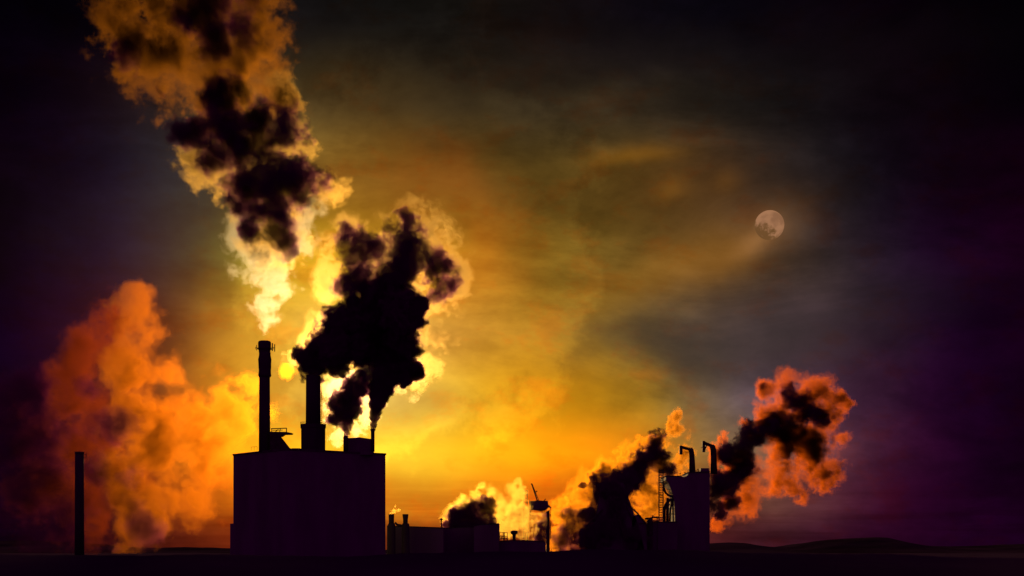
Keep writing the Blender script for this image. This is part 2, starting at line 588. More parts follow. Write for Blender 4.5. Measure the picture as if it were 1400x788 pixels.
# ------------------------------------------------------------------ rooftop gantry beside the slim stack
Y3 = 706.0
g3 = empty("rooftop_gantry", at(380, 613, Y3), "flat railed deck on a raked support between the two big smokestacks", "gantry")
P3 = lambda x, y: at(x, y, Y3)
MB().poly([P3(368.5, 590.3), P3(391, 590.6), P3(399, 592.2), P3(397, 593.6), P3(388, 593.8), P3(384, 596.5), P3(369, 596.5)], 6).build("deck", M_STEEL, g3)
MB().poly([P3(369, 596.4), P3(382.5, 596.4), P3(397, 615), P3(369, 615)], 4).build("support", M_STEEL, g3)
mb = MB()
for a, b, w in (((370, 586.2), (391.5, 585.4), 0.45), ((372, 588.4), (386, 588.0), 0.3), ((371, 590.5), (371, 586), 0.35), ((382, 590.5), (383, 585.6), 0.3), ((391.2, 590.8), (391.4, 585.4), 0.4), ((376, 590.4), (380, 587), 0.3)):
    mb.bar(P3(*a) + Vector((0, 1, 0)), P3(*b) + Vector((0, 1, 0)), w)
mb.build("railing", M_STEEL, g3)

# ------------------------------------------------------------------ two roof pipes on the plant room
for x, r, top, lab in ((472.6, 3.3, 596.5, "short round flue at the plant room end nearest the thick stack"),
                       (509.6, 2.6, 586.5, "thin upright flue at the outer end of the roof plant room, smoke rising from it")):
    Yp = 714.0
    p = at(x, 620, Yp)
    f = empty("flue", (p.x, Yp, H0), lab, "flue", "flues on the plant room roof")
    MB().lathe(p.x, Yp, [(rpx(r, Yp), H0), (rpx(r, Yp), zpx(top, Yp))], 20).build("pipe", M_STEEL, f, True)
    MB().lathe(p.x, Yp, [(rpx(r + 0.5, Yp), zpx(top + 3, Yp)), (rpx(r + 0.5, Yp), zpx(top + 2.2, Yp))], 20).build("flange", M_STEEL, f)

# ------------------------------------------------------------------ low sheds east of the block
def shed(name, x0, x1, Y, depth, ridge, mat, label, eave=None):
    """gabled or mono-pitch shed whose long side faces the viewer; ridge = list of (px, py) along its top"""
    base = at((x0 + x1) / 2, HY, Y)
    o = empty(name, (base.x, Y, 0), label, "shed")
    pts = [Vector((at(x1, 0, Y).x, Y, 0)), Vector((at(x0, 0, Y).x, Y, 0))] + [at(px, py + 1.2, Y) for px, py in ridge]
    MB().poly(list(reversed(pts)), depth).build("wall", M_CLAD, o)
    mb = MB()
    for (ax, ay), (bx, by) in zip(ridge, ridge[1:]):
        if abs(ax - bx) < 0.2:
            continue
        a, b = at(ax, ay, Y), at(bx, by, Y)
        k = Vector((0, 0, rpx(1.17, Y)))
        d = Vector((0, depth + 0.6, 0))
        f = Vector((0, -0.3, 0))
        mb.hexa([a + f - k, b + f - k, b + d - k, a + d - k, a + f, b + f, b + d, a + d])
    mb.build("roof", M_ROOF, o)
    return o


s1 = shed("factory_shed", 529, 606, 770, 30, [(529, 718.8), (570, 719.9), (606, 721.2)], M_CLAD, "long low shed beside the tall block with two small chimneys rising from it")
s2 = shed("factory_shed", 607, 650, 800, 26, [(607, 722.0), (626, 720.5), (650, 720)], M_CLAD, "low shed half hidden behind the small dark smoke puff")
s3 = shed("factory_shed", 648, 682.5, 780, 24, [(648, 718.4), (660, 716.2), (682.5, 715.6)], M_CLAD, "boxy flat roofed shed in front of bright steam, railed landing on its end")
mb = MB().rail([at(683, 739, 784), at(688, 739, 784), at(693.6, 739, 784)], rpx(10.5, 784), 0.4, 2.2)
mb.bar(at(683, 736, 784), at(694, 736.2, 784), 0.5)
mb.bar(at(689.5, 728, 784), at(689.5, 741, 784), 0.5)
mb.build("railing", M_STEEL, s3)
s4 = shed("factory_shed", 683, 746, 790, 30, [(683, 739.6), (700, 738.5), (722, 738.8), (746, 740.2)], M_CLAD, "lowest shed with a mushroom vent standing on its roof")
s5 = shed("factory_shed", 880, 926, 880, 30, [(880, 716), (889, 713.6), (926, 713)], M_CLAD, "low shed between the raked tower and the furnace house")

for x, topw, botw, lab in ((535.1, 3.9, 3.7, "small straight chimney nearer the tall block, faint steam at its mouth"),
                           (554.3, 4.1, 3.3, "small chimney flaring towards its mouth, farther from the tall block")):
    Yp = 762.0
    zz = lambda py: zpx(py, Yp)
    p = at(x, 720, Yp)
    f = empty("chimney", (p.x, Yp, 0), lab, "chimney", "small chimneys on the long shed")
    MB().lathe(p.x, Yp, [(rpx(botw, Yp), zz(716)), (rpx(botw, Yp), zz(711)), (rpx(topw, Yp), zz(705)), (rpx(topw, Yp), zz(703.2))], 24).build("shaft", M_CONC, f, True)
    MB().lathe(p.x + 0.1, Yp, [(rpx(5.4, Yp), 0), (rpx(5.2, Yp), zz(718)), (rpx(4.2, Yp), zz(715.8))], 20).build("base", M_CONC, f)
Yp = 763.0
duct = MB().tube([at(540, 714.5, Yp), at(543, 717.6, Yp), at(547, 718.2, Yp), at(551, 719.4, Yp)], [0.5, 0.6, 0.6, 0.6])
duct.bar(at(542.5, 720, Yp), at(542.5, 715.5, Yp), 0.3)
tag(duct.build("duct", M_STEEL), "bent duct lying on the shed roof between its two small chimneys", "duct")
# roof ventilator by the puff
mb = MB()
p = at(603.5, 710, 775)
v = empty("roof_vent", (p.x, 775, zpx(721, 775)), "tiny capped roof vent at the end of the long shed, dark puff behind it", "vent")
MB().lathe(p.x, 775, [(0.35, zpx(721, 775)), (0.35, zpx(711, 775))], 12).build("stem", M_STEEL, v)
MB().lathe(p.x, 775, [(0.5, zpx(711.4, 775)), (0.95, zpx(710.4, 775)), (0.8, zpx(709.4, 775)), (0.2, zpx(708.9, 775))], 16).build("cowl", M_STEEL, v)
p = at(703, 730, 792)
v = empty("roof_vent", (p.x, 792, zpx(739, 792)), "mushroom vent with a fat round cowl on the lowest shed roof", "vent")
MB().lathe(p.x, 792, [(rpx(2.3, 792), zpx(740, 792)), (rpx(2.3, 792), zpx(730.5, 792))], 16).build("stem", M_STEEL, v)
MB().lathe(p.x, 792, [(rpx(3.4, 792), zpx(731, 792)), (rpx(4.9, 792), zpx(729.6, 792)), (rpx(5.1, 792), zpx(727.5, 792)), (rpx(4.4, 792), zpx(726, 792)), (rpx(1.0, 792), zpx(725.4, 792))], 20).build("cowl", M_STEEL, v)

# ------------------------------------------------------------------ lattice mast and crane tower
Ym = 842.0
p = at(718.5, 740, Ym)
mast = empty("lattice_mast", (p.x, Ym, 0), "thin square lattice mast standing in bright steam beside the crane tower", "mast")
wd = rpx(2.6, Ym)
mb = MB()
for sx in (-1, 1):
    for sy in (-1, 1):
        mb.bar((p.x + sx * wd, Ym + sy * wd, 0), (p.x + sx * wd, Ym + sy * wd, zpx(671, Ym)), 0.32)
mb.build("mast_post", M_STEEL, mast)
mb = MB()
zt = zpx(671, Ym)
nb = 17
for i in range(nb + 1):
    z = zt * i / nb - 0.1 * (i == nb)
    for sy in (-1, 1):
        mb.bar((p.x - wd, Ym + sy * wd, z), (p.x + wd, Ym + sy * wd, z), 0.3)
        if i < nb:
            s = 1 if i % 2 else -1
            mb.bar((p.x - s * wd, Ym + sy * wd, z), (p.x + s * wd, Ym + sy * wd, zt * (i + 1) / nb), 0.2)
    for sx in (-1, 1):
        mb.bar((p.x + sx * wd, Ym - wd, z), (p.x + sx * wd, Ym + wd, z), 0.25)
mb.build("bracing", M_STEEL, mast)

Yc = 840.0
P = lambda x, y: at(x, y, Yc)
ct = empty("crane_tower", (P(744, 0).x, Yc, 0), "narrow tower with a wide dark cabin and a slanting crane boom on top", "tower")
MB().poly([P(747, 700), P(747, 762), P(751.5, 762), P(751.5, 697)], 6).build("shaft", M_CONC, ct)
MB().poly([P(723.6, 685.6), P(727, 685.2), P(735, 684.4), P(749, 685), P(750, 694), P(747, 697), P(740, 698.6), P(733, 697.4), P(724, 697)], 9).build("cabin", M_CLAD, ct)
mb = MB()
mb.bar(P(734.6, 685), P(727.2, 662), 0.75)
mb.bar(P(737, 685), P(728.4, 664), 0.3)
for i in range(7):
    t, u = i / 7, (i + 0.6) / 7
    mb.bar(P(734.6 - 7.4 * t, 685 - 23 * t), P(737 - 8.6 * u, 685 - 21 * u), 0.22)
mb.bar(P(726.3, 661.4), P(728.4, 664.2), 0.7)
mb.bar(P(732.5, 673), P(734.4, 671.4), 0.6)
mb.build("boom", M_STEEL, ct)
mb = MB()
mb.bar(P(749.5, 691.5), P(753.5, 695), 0.9)
mb.bar(P(752.6, 695), P(752.6, 737), 0.32)
mb.build("bracket", M_STEEL, ct)
MB().bar(P(743.5, 685.5), P(746, 682.2), 0.5).build("roof_vent", M_STEEL, ct)
mb = MB()
mb.bar(P(724.0, 683.6), P(724.0, 704), 0.45)
mb.bar(P(719.5, 702.4), P(726, 700), 0.8)
mb.build("ladder", M_STEEL, ct)

# ------------------------------------------------------------------ raked conveyor tower in the smoke
Yk = 868.0
P = lambda x, y: at(x, y, Yk)
kt = empty("conveyor_tower", (P(842, 0).x, Yk, 0), "raked tower wrapped in black smoke with slanting conveyor legs", "tower")
MB().poly([P(806, 762), P(822, 668), P(852, 660), P(871, 714), P(884, 762)], 14).build("body", M_CLAD, kt)
mb = MB()
mb.bar(P(832, 660) - Vector((0, 3, 0)), P(856, 738) - Vector((0, 3, 0)), 2.4, 1.6)
mb.build("conveyor", M_STEEL, kt)
mb = MB()
mb.bar(P(856, 687), P(873, 703.5), 0.9)
mb.bar(P(855, 690), P(865, 712), 0.8)
mb.bar(P(872, 703), P(883, 715.5), 0.9)
mb.bar(P(874, 716), P(884, 716), 0.7)
mb.build("strut", M_STEEL, kt)
MB().poly([P(864, 708), P(870, 703.8), P(875.5, 704.4), P(882, 715.6), P(886, 762), P(864, 762)], 6).build("drive_house", M_CLAD, kt)
mb = MB()
mb.bar(P(800, 722), P(824, 697), 1.2, 2.4)
mb.bar(P(812, 711), P(813, 740), 0.6)
mb.bar(P(804, 719), P(819, 716), 0.4)
mb.build("gallery", M_STEEL, kt)

# ------------------------------------------------------------------ furnace house
Yf = 905.0
P = lambda x, y: at(x, y, Yf)
fh = empty("furnace_house", (P(945, 0).x, Yf, 0), "tall furnace house with two bent pipes on its roof and open pipework along one side", "building")
MB().poly([P(924, 762), P(922.5, 690), P(920, 676), P(914, 661), P(910.5, 656.5), P(910.5, 651.2), P(931, 651.6), P(937, 652.6), P(940.5, 650), P(941, 646.6),
           P(970.3, 645.6), P(970.3, 762)], 34).build("wall", M_CLAD, fh)
mb = MB()
a, b = P(940, 646.4), P(971, 645.2)
mb.hexa([a + Vector((0, -.5, -.2)), b + Vector((0, -.5, -.2)), b + Vector((0, 34.5, -.2)), a + Vector((0, 34.5, -.2)),
         a + Vector((0, -.5, .3)), b + Vector((0, -.5, .3)), b + Vector((0, 34.5, .3)), a + Vector((0, 34.5, .3))])
a, b = P(909.5, 651), P(932, 651.3)
mb.hexa([a + Vector((0, -.5, -.2)), b + Vector((0, -.5, -.2)), b + Vector((0, 30, -.2)), a + Vector((0, 30, -.2)),
         a + Vector((0, -.5, .3)), b + Vector((0, -.5, .3)), b + Vector((0, 30, .3)), a + Vector((0, 30, .3))])
mb.build("roof", M_ROOF, fh)
for x0, y0, y1 in ((930.2, 652, 647.6), (936.8, 653, 646.2), (954.5, 646, 641.8), (943, 647, 643)):
    mb = MB()
    mb.bar(P(x0, y0) + Vector((0, 1, 0)), P(x0, y1) + Vector((0, 1, 0)), 0.28)
    mb.box(P(x0, y1) + Vector((0, 1, 0)), (0.8, 0.8, 0.6))
    mb.build("roof_lamp_post", M_STEEL, fh)
# pipework at the open side
Q = lambda x, y: at(x, y, Yf + 2)
arc = lambda pts: [Q(*p) for p in pts]
MB().tube(arc([(907, 661), (907.5, 668), (910, 674), (914, 677.5), (919, 679), (924, 679.4)]), 0.75).build("pipe", M_STEEL, fh, True)
MB().tube(arc([(923, 683), (917, 683.5), (912.5, 686.5), (909.4, 691.5), (908.4, 698), (908.2, 714)]), 0.85).build("pipe", M_STEEL, fh, True)
MB().tube(arc([(913, 681), (912.6, 700), (912.4, 714)]), 0.95).build("pipe", M_STEEL, fh, True)
MB().tube(arc([(918.5, 682), (918.3, 690), (916.5, 696), (915.8, 714)]), 0.6).build("pipe", M_STEEL, fh, True)
mb = MB()
for a, b, w in (((907, 668.2), (921, 670.2), 0.22), ((917, 661), (919, 676), 0.3), ((908, 690), (924, 690.6), 0.45), ((907, 703), (924, 703), 0.5), ((907, 695.5), (924, 695.8), 0.3), ((919.5, 677), (920.5, 714), 0.9)):
    mb.bar(Q(*a), Q(*b), w)
mb.build("walkway", M_STEEL, fh)
MB().tube([at(x, y, Yf + 6) for x, y in ((946.6, 647.5), (946.3, 632), (945.8, 620), (944.9, 615.8), (943.2, 613.6))], [2.1, 1.85, 1.65, 1.6, 1.5], 16).build("vent_pipe", M_STEEL, fh, True)
# head of the first bent pipe
W = lambda x, y: at(x, y, Yf + 6)
mb = MB()
mb.bar(W(944.6, 615.2), W(932.4, 612.0), 1.5, 1.6)
mb.bar(W(931, 609.8), W(931, 621.6), 1.9)
mb.bar(W(931, 611.6), W(931, 609.4), 1.3)
mb.bar(W(932, 610.0), W(943.6, 612.4), 0.25)
mb.bar(W(932, 618), W(944, 618.6), 0.3)
mb.bar(W(943.2, 616), W(943.2, 611.6), 0.5)
mb.bar(W(938, 613), W(938.2, 611), 0.25)
mb.build("pipe_head", M_STEEL, fh)
MB().tube([at(x, y, Yf + 14) for x, y in ((976, 648), (975.8, 630), (975.4, 616), (974.4, 611.8), (972.6, 609.8))], [2.2, 2.0, 1.9, 1.8, 1.6], 16).build("vent_pipe", M_STEEL, fh, True)
W = lambda x, y: at(x, y, Yf + 14)
mb = MB()
mb.bar(W(974, 610.4), W(962.5, 605.8), 1.9, 1.8)
mb.bar(W(962, 603.2), W(962, 618.4), 1.8)
mb.bar(W(958, 612), W(962, 612), 0.3)
mb.bar(W(960.6, 604.4), W(971, 608), 0.3)
mb.bar(W(966, 609), W(963, 616), 0.8)
mb.build("pipe_head", M_STEEL, fh)

MB().box(at(963, 643.4, Yf + 10), (5.4, 6.0, 2.6)).build("roof_cabin", M_CLAD, fh)
MB().rail([at(948.5, 646.6, Yf + 1), at(958, 646.4, Yf + 1)], 1.5, 0.2, 1.6).build("railing", M_STEEL, fh)
MB().rail([at(911, 651.6, Yf + 1), at(921, 651.8, Yf + 1)], 1.3, 0.18, 1.6).build("railing", M_STEEL, fh)
pr = empty("pipe_rack", (at(893, 0, 878).x, 878, 0), "low steel pipe rack between the raked tower and the ladder tower", "pipe rack")
W = lambda x, y: at(x, y, 878)
for x, y in ((885.5, 708), (892, 704.5), (898.5, 706)):
    MB().bar(W(x, 761), W(x, y), 0.5).build("rack_post", M_STEEL, pr)
MB().tube([W(882, 709.5), W(889, 709.0), W(892.5, 707.5), W(900, 707.8)], 0.55).build("pipe", M_STEEL, pr, True)
MB().tube([W(884, 713.0), W(893, 712.4), W(900, 712.6)], 0.4).build("pipe", M_STEEL, pr, True)
MB().lathe(W(888.6, 0).x, 876, [(1.5, 0), (1.5, zpx(712, 876)), (1.1, zpx(709.5, 876)), (0.3, zpx(708.6, 876))], 16).build("tank", M_STEEL, pr)
MB().bar(W(882, 716), W(896, 703), 0.35).build("brace", M_STEEL, pr)
p = at(904, 740, Yf - 2)
lt = empty("ladder_tower", (p.x, Yf - 2, 0), "slender ladder like lattice tower against the open side of the furnace house", "tower")
Yl = Yf - 2
mb = MB()
for x in (901.2, 906.8):
    for dy in (0, 2.6):
        mb.bar(at(x, HY - 0, Yl) + Vector((0, dy, 0)), at(x, 641.5, Yl) + Vector((0, dy, 0)), 0.42)
mb.build("mast_post", M_STEEL, lt)
mb = MB()
for i in range(30):
    y = 643 + i * 3.4
    for dy in (0, 2.6):
        mb.bar(at(901.2, y, Yl) + Vector((0, dy, 0)), at(906.8, y, Yl) + Vector((0, dy, 0)), 0.4)
    mb.bar(at(904, y, Yl), at(904, y, Yl) + Vector((0, 2.6, 0)), 0.4)
mb.build("rung", M_STEEL, lt)

# ------------------------------------------------------------------ lone chimney
Yq = 920.0
c = at(108.6, 700, Yq)
zz = lambda py: zpx(py, Yq)
lc = empty("smokestack", (c.x, Yq, 0), "lone dark chimney standing on the plain in front of the red smoke cloud", "smokestack")
MB().lathe(c.x, Yq, [(rpx(6.4, Yq), -0.5), (rpx(6.1, Yq), zz(680)), (rpx(5.9, Yq), zz(619.6))], 28).build("shaft", M_CONC, lc, True)
MB().lathe(c.x, Yq, [(rpx(6.3, Yq), zz(620.5)), (rpx(6.3, Yq), zz(618.2)), (rpx(5.2, Yq), zz(618.0))], 28).build("cap", M_CONC, lc)
mb = MB()
mb.bar((c.x + rpx(5.8, Yq), Yq, zz(622)), (c.x + rpx(9.4, Yq), Yq, zz(622)), 0.4)
mb.bar((c.x + rpx(5.8, Yq), Yq, zz(626)), (c.x + rpx(8.8, Yq), Yq, zz(625.4)), 0.35)
mb.bar((c.x + rpx(9.2, Yq), Yq, zz(626)), (c.x + rpx(9.2, Yq), Yq, zz(619.5)), 0.3)
mb.build("platform", M_STEEL, lc)

# ------------------------------------------------------------------ veiled disc in the clouds
Dm = 30000.0
mm = bpy.data.materials.new("pale_disc")
mm.use_nodes = True
g = NT(mm.node_tree)
co = g.n('ShaderNodeTexCoord').outputs['Object']
nz = g.noise(co, 0.0028, 5.0, 0.5)
# cloud veil painted into the glow: patchy, lower west side dimmed to sky tone
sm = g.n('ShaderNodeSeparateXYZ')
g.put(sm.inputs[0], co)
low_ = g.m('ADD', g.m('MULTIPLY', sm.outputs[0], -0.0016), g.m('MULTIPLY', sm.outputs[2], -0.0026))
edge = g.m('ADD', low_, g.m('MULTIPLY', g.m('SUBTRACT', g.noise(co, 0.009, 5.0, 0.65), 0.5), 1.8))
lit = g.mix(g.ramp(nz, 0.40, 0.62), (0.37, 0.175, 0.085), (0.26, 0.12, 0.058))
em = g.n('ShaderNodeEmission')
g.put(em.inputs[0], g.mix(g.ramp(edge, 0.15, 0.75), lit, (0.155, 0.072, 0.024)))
em.inputs[1].default_value = 1.0
o_ = g.n('ShaderNodeOutputMaterial')
g.put(o_.inputs['Surface'], em.outputs[0])
bm = bmesh.new()
bmesh.ops.create_icosphere(bm, subdivisions=4, radius=20.0 / F_PX * Dm)
me = bpy.data.meshes.new("moon")
bm.to_mesh(me)
bm.free()
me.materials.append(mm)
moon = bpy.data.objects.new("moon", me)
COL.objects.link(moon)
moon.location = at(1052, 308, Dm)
tag(moon, "small pale disc glowing dimly through the clouds", "moon")


# ------------------------------------------------------------------ smoke
def smax(a, b, k):
    h = np.maximum(k - np.abs(a - b), 0) / k
    return np.maximum(a, b) + h * h * h * k / 6.0


SM = 0.12


def hull(name, blobs, mat, vox, level):
    """closed skin just outside the smoke: level set of the blobs' joined field, in world metres"""
    import openvdb
    B = np.array(blobs)
    lo = (B[:, :3] - B[:, 3:4] * 1.3).min(0) - 2 * vox
    hi = (B[:, :3] + B[:, 3:4] * 1.3).max(0) + 2 * vox
    n = np.ceil((hi - lo) / vox).astype(int)
    ax = [lo[i] + vox * np.arange(n[i]) for i in range(3)]
    X, Y, Z_ = np.meshgrid(*ax, indexing='ij')
    f = None
    for x, y, z, r in B:
        d = 1.0 - np.sqrt((X - x) ** 2 + (Y - y) ** 2 + (Z_ - z) ** 2) / r
        f = d if f is None else smax(f, d, SM)
    Zmin = 0.3
    f = np.where(Z_ < Zmin, -1.0, f)
    gr = openvdb.FloatGrid(-1.0)
    gr.copyFromArray(np.ascontiguousarray((f - level).astype(np.float32)))
    pts, tris, quads = gr.convertToPolygons(isovalue=0.0, adaptivity=0.0)
    pts = np.asarray(pts) * vox + lo
    me = bpy.data.meshes.new(name)
    me.from_pydata(pts.tolist(), [], [list(map(int, q)) for q in quads] + [list(map(int, t)) for t in tris])
    me.validate()
    bm = bmesh.new()
    bm.from_mesh(me)
    bmesh.ops.recalc_face_normals(bm, faces=bm.faces)
    bm.to_mesh(me)
    bm.free()
    me.materials.append(mat)
    o = bpy.data.objects.new(name, me)
    COL.objects.link(o)
    dim = (hi - lo)
    return o, float(dim.mean())


def smoke_material(name, blobs, dens, alb, g_, carve, soft, nscale, detail, rough, step, seed, warp=10.0, wscale=None, patch=1.0, absorb=None):
    m = bpy.data.materials.new(name)
    m.use_nodes = True
    g = NT(m.node_tree)
    P0 = g.n('ShaderNodeTexCoord').outputs['Object']
    Ps = g.v('ADD', P0, (seed * 37.0, seed * 11.0, seed * 5.0))
    P_ = P0
    if warp:
        wn = g.n('ShaderNodeTexNoise')
        g.put(wn.inputs['Vector'], Ps)
        wn.inputs['Scale'].default_value = wscale or nscale * 0.6
        wn.inputs['Detail'].default_value = 3.0
        wn.inputs['Roughness'].default_value = 0.6
        P_ = g.v('ADD', P0, g.v('SCALE', g.v('SUBTRACT', wn.outputs['Color'], (0.5, 0.5, 0.5)), None, warp * 4))
    f = None
    for x, y, z, r in blobs:
        d = g.m('MULTIPLY_ADD', g.v('DISTANCE', P_, (x, y, z)), -1.0 / r, 1.0)
        f = d if f is None else g.m('SMOOTH_MAX', f, d, SM)
    nz = g.noise(Ps, nscale, detail, rough)
    # noise only eats into the blobs, so the smoke stays in its skin
    e_ = g.m('MULTIPLY', g.ramp(nz, 0.34, 0.66), carve)
    f = g.m('SUBTRACT', f, e_)
    den = g.ramp(f, 0.0, soft, 0.0, dens)
    if patch != 1.0:
        n2 = g.noise(Ps, nscale * 0.45, 2.0, 0.5)
        den = g.m('MULTIPLY', den, g.ramp(n2, 0.36, 0.64, 1.0 / patch, patch))
    pv = g.n('ShaderNodeVolumePrincipled')
    pv.inputs['Color'].default_value = (*alb, 1)
    pv.inputs['Anisotropy'].default_value = g_
    g.put(pv.inputs['Density'], den)
    o = g.n('ShaderNodeOutputMaterial')
    g.put(o.inputs['Volume'], pv.outputs[0])
    return m


def to_world(blobs, Y, zjit, seed):
    r = random.Random(seed)
    out = []
    for b in blobs:
        x, y, rad = b[:3]
        dz = b[3] if len(b) > 3 else r.uniform(-zjit, zjit) * rad
        Yb = Y + dz / F_PX * Y
        p = at(x, y, Yb)
        out.append((p.x, p.y, p.z, rad / F_PX * Yb))
    return out


def smoke(Y, label, parts, seed):
    """parts = (name, blobs, look, growth, step, skin voxel, part label); the first is the plume itself, the others sit inside it"""
    root = None
    for i, (nm, blobs, kw, gr, step, vox, plab) in enumerate(parts):
        step *= 1.3
        W_ = [(x, y, z, r * gr) for x, y, z, r in to_world(blobs, Y, 0.3, seed + 31 * i)]
        m = smoke_material(nm.replace('_', ' ') + str(seed), W_, step=step, seed=seed, **kw)
        rm = sum(b[3] for b in W_) / len(W_)
        o, dim = hull(nm, W_, m, vox, -min(0.22, 0.5 * kw['warp'] / rm))
        m.cycles.volume_step_rate = step / (0.1 * dim)
        if root is None:
            root = tag(o, label, "smoke", "smoke plumes over the works")
        else:
            o.parent = root
            o['label'] = plab
    return root


def V(**k):
    return {**dict(dens=0.08, alb=(0.42, 0.36, 0.27), g_=0.94, carve=0.95, soft=0.35, nscale=0.06, detail=8.0, rough=0.74, warp=5.0), **k}


def K(**k):
    return {**dict(dens=0.7, alb=(0.27, 0.025, 0.24), g_=-0.5, carve=0.7, soft=0.12, nscale=0.085, detail=8.0, rough=0.74, warp=4.5), **k}


DARK = "dense black heart of the smoke"
HAZY = "thinner ragged brown black smoke"
PALE = "bright steam at the foot of the plume"

# over the slim stack
smoke(712, "huge plume rising from the slim stack, bright yellow at its foot and dark hearted above", (
    ("smoke_plume",
     [(376, 330, 56), (372, 300, 58), (438, 258, 42), (395, 262, 62), (328, 266, 42), (284, 216, 56), (350, 205, 76), (394, 196, 48), (330, 160, 58), (385, 130, 36)],
     V(dens=0.085, warp=7, alb=(0.26, 0.18, 0.05), patch=1.8), 1.12, 2.0, 2.2, None),
    ("smoke_top",
     [(310, 140, 72), (362, 130, 54), (358, 70, 60), (300, 80, 80), (230, 90, 76), (180, 68, 66), (325, 5, 84), (250, 5, 86), (180, 5, 62), (290, 180, 40)],
     V(dens=0.08, warp=9, alb=(0.22, 0.09, 0.008), patch=2.2, carve=0.85), 1.12, 2.2, 2.2, "brown orange spreading head of the plume"),
    ("smoke_core",
     [(340, 258, 34), (372, 246, 40), (410, 252, 34), (366, 290, 30), (348, 318, 22), (380, 324, 22), (398, 342, 14)],
     K(dens=0.36, soft=0.45, warp=5.5, carve=0.6), 1.55, 2.0, 2.0, DARK),
    ("smoke_core",
     [(262, 184, 28), (302, 138, 32), (318, 182, 42), (350, 170, 30), (392, 180, 32), (292, 214, 24), (372, 190, 24)],
     K(dens=0.33, soft=0.5, warp=5.5, carve=0.6), 1.55, 2.0, 2.0, DARK),
    ("smoke_haze",
     [(293, 60, 24), (333, 48, 28), (176, 66, 28), (275, 8, 46), (340, 0, 34), (230, 110, 16)],
     K(dens=0.25, soft=0.5, warp=8, nscale=0.05), 1.35, 2.5, 2.2, HAZY),
    ("steam_base",
     [(363.5, 459, 7), (364.5, 448, 12), (365, 432, 20), (364, 410, 30), (371, 378, 42), (360, 348, 52), (397, 336, 38), (330, 318, 34), (410, 300, 34), (426, 280, 26), (326, 290, 26)],
     V(dens=0.075, alb=(0.11, 0.115, 0.11), warp=3.0, nscale=0.12, carve=0.85), 1.2, 1.3, 1.5, PALE),
), 1)

# over the thick stack
smoke(718, "thick black plume billowing from the thick stack with a white lit fringe", (
    ("smoke_plume",
     [(396, 478, 11), (409, 492, 18), (440, 435, 36), (446, 388, 40), (456, 348, 40), (474, 318, 34), (430, 470, 34), (520, 420, 60), (555, 430, 55), (602, 420, 36), (598, 460, 34),
      (580, 500, 34), (622, 372, 38), (592, 325, 48), (560, 300, 40), (520, 345, 60), (570, 370, 55), (530, 480, 55), (470, 480, 40), (566, 528, 20), (470, 515, 18)],
     V(dens=0.045, patch=3.2, alb=(0.12, 0.085, 0.03), warp=6, soft=0.45, nscale=0.075), 1.15, 2.0, 2.0, None),
    ("smoke_core",
     [(428.5, 517, 13), (428, 508, 19), (427, 496, 24), (448, 472, 34), (465, 494, 20), (480, 446, 42), (515, 432, 46), (550, 430, 42), (545, 470, 36), (500, 474, 34), (562, 418, 28), (525, 490, 28), (535, 400, 28)],
     K(dens=0.8, carve=0.55), 1.18, 1.7, 1.8, DARK),
    ("smoke_haze",
     [(490, 345, 28), (498, 388, 36), (557, 325, 26), (556, 300, 13), (556, 352, 36), (590, 364, 26), (606, 394, 20), (535, 375, 36), (470, 320, 15), (515, 340, 20)],
     K(dens=0.34, soft=0.3, carve=0.75), 1.55, 1.8, 1.8, HAZY),
), 2)

smoke(716, "short ragged black plume from the short flue, white glow all round it", (
    ("smoke_plume",
     [(473, 596, 5), (460, 598, 18), (452, 565, 24), (458, 538, 22), (488, 590, 18), (500, 566, 20), (474, 565, 32), (480, 535, 32), (470, 530, 36), (502, 592, 10), (500, 545, 20)],
     V(dens=0.10, warp=2.5, nscale=0.11, alb=(0.13, 0.11, 0.07), carve=0.85), 1.2, 1.3, 1.2, None),
    ("smoke_core",
     [(473, 596, 4.5), (473.5, 588, 7), (474, 578, 12), (472, 564, 18), (476, 548, 21), (488, 530, 18), (458, 574, 12), (463, 554, 17), (488, 562, 10), (496, 518, 16)],
     K(warp=2.0, nscale=0.15, carve=0.5), 1.38, 1.2, 1.2, DARK),
), 3)
smoke(716, "narrow black jet widening upwards from the thin flue", (
    ("smoke_plume",
     [(509.6, 585, 4.5), (512, 570, 11), (518, 548, 18), (526, 525, 27), (560, 520, 28), (545, 505, 40), (577, 512, 22), (565, 545, 10), (495, 580, 10)],
     V(dens=0.07, warp=2, nscale=0.11, alb=(0.12, 0.10, 0.06)), 1.15, 1.3, 1.2, None),
    ("smoke_core",
     [(509.8, 587, 4), (510.6, 580, 5.5), (511.6, 572, 7.5), (513, 563, 9.5), (515, 553, 12), (518, 542, 15), (522, 529, 18), (528, 514, 22), (545, 500, 24), (568, 508, 14), (554, 520, 12)],
     K(dens=1.2, warp=0.9, nscale=0.22, carve=0.3, soft=0.1), 1.15, 1.2, 1.2, DARK),
), 4)

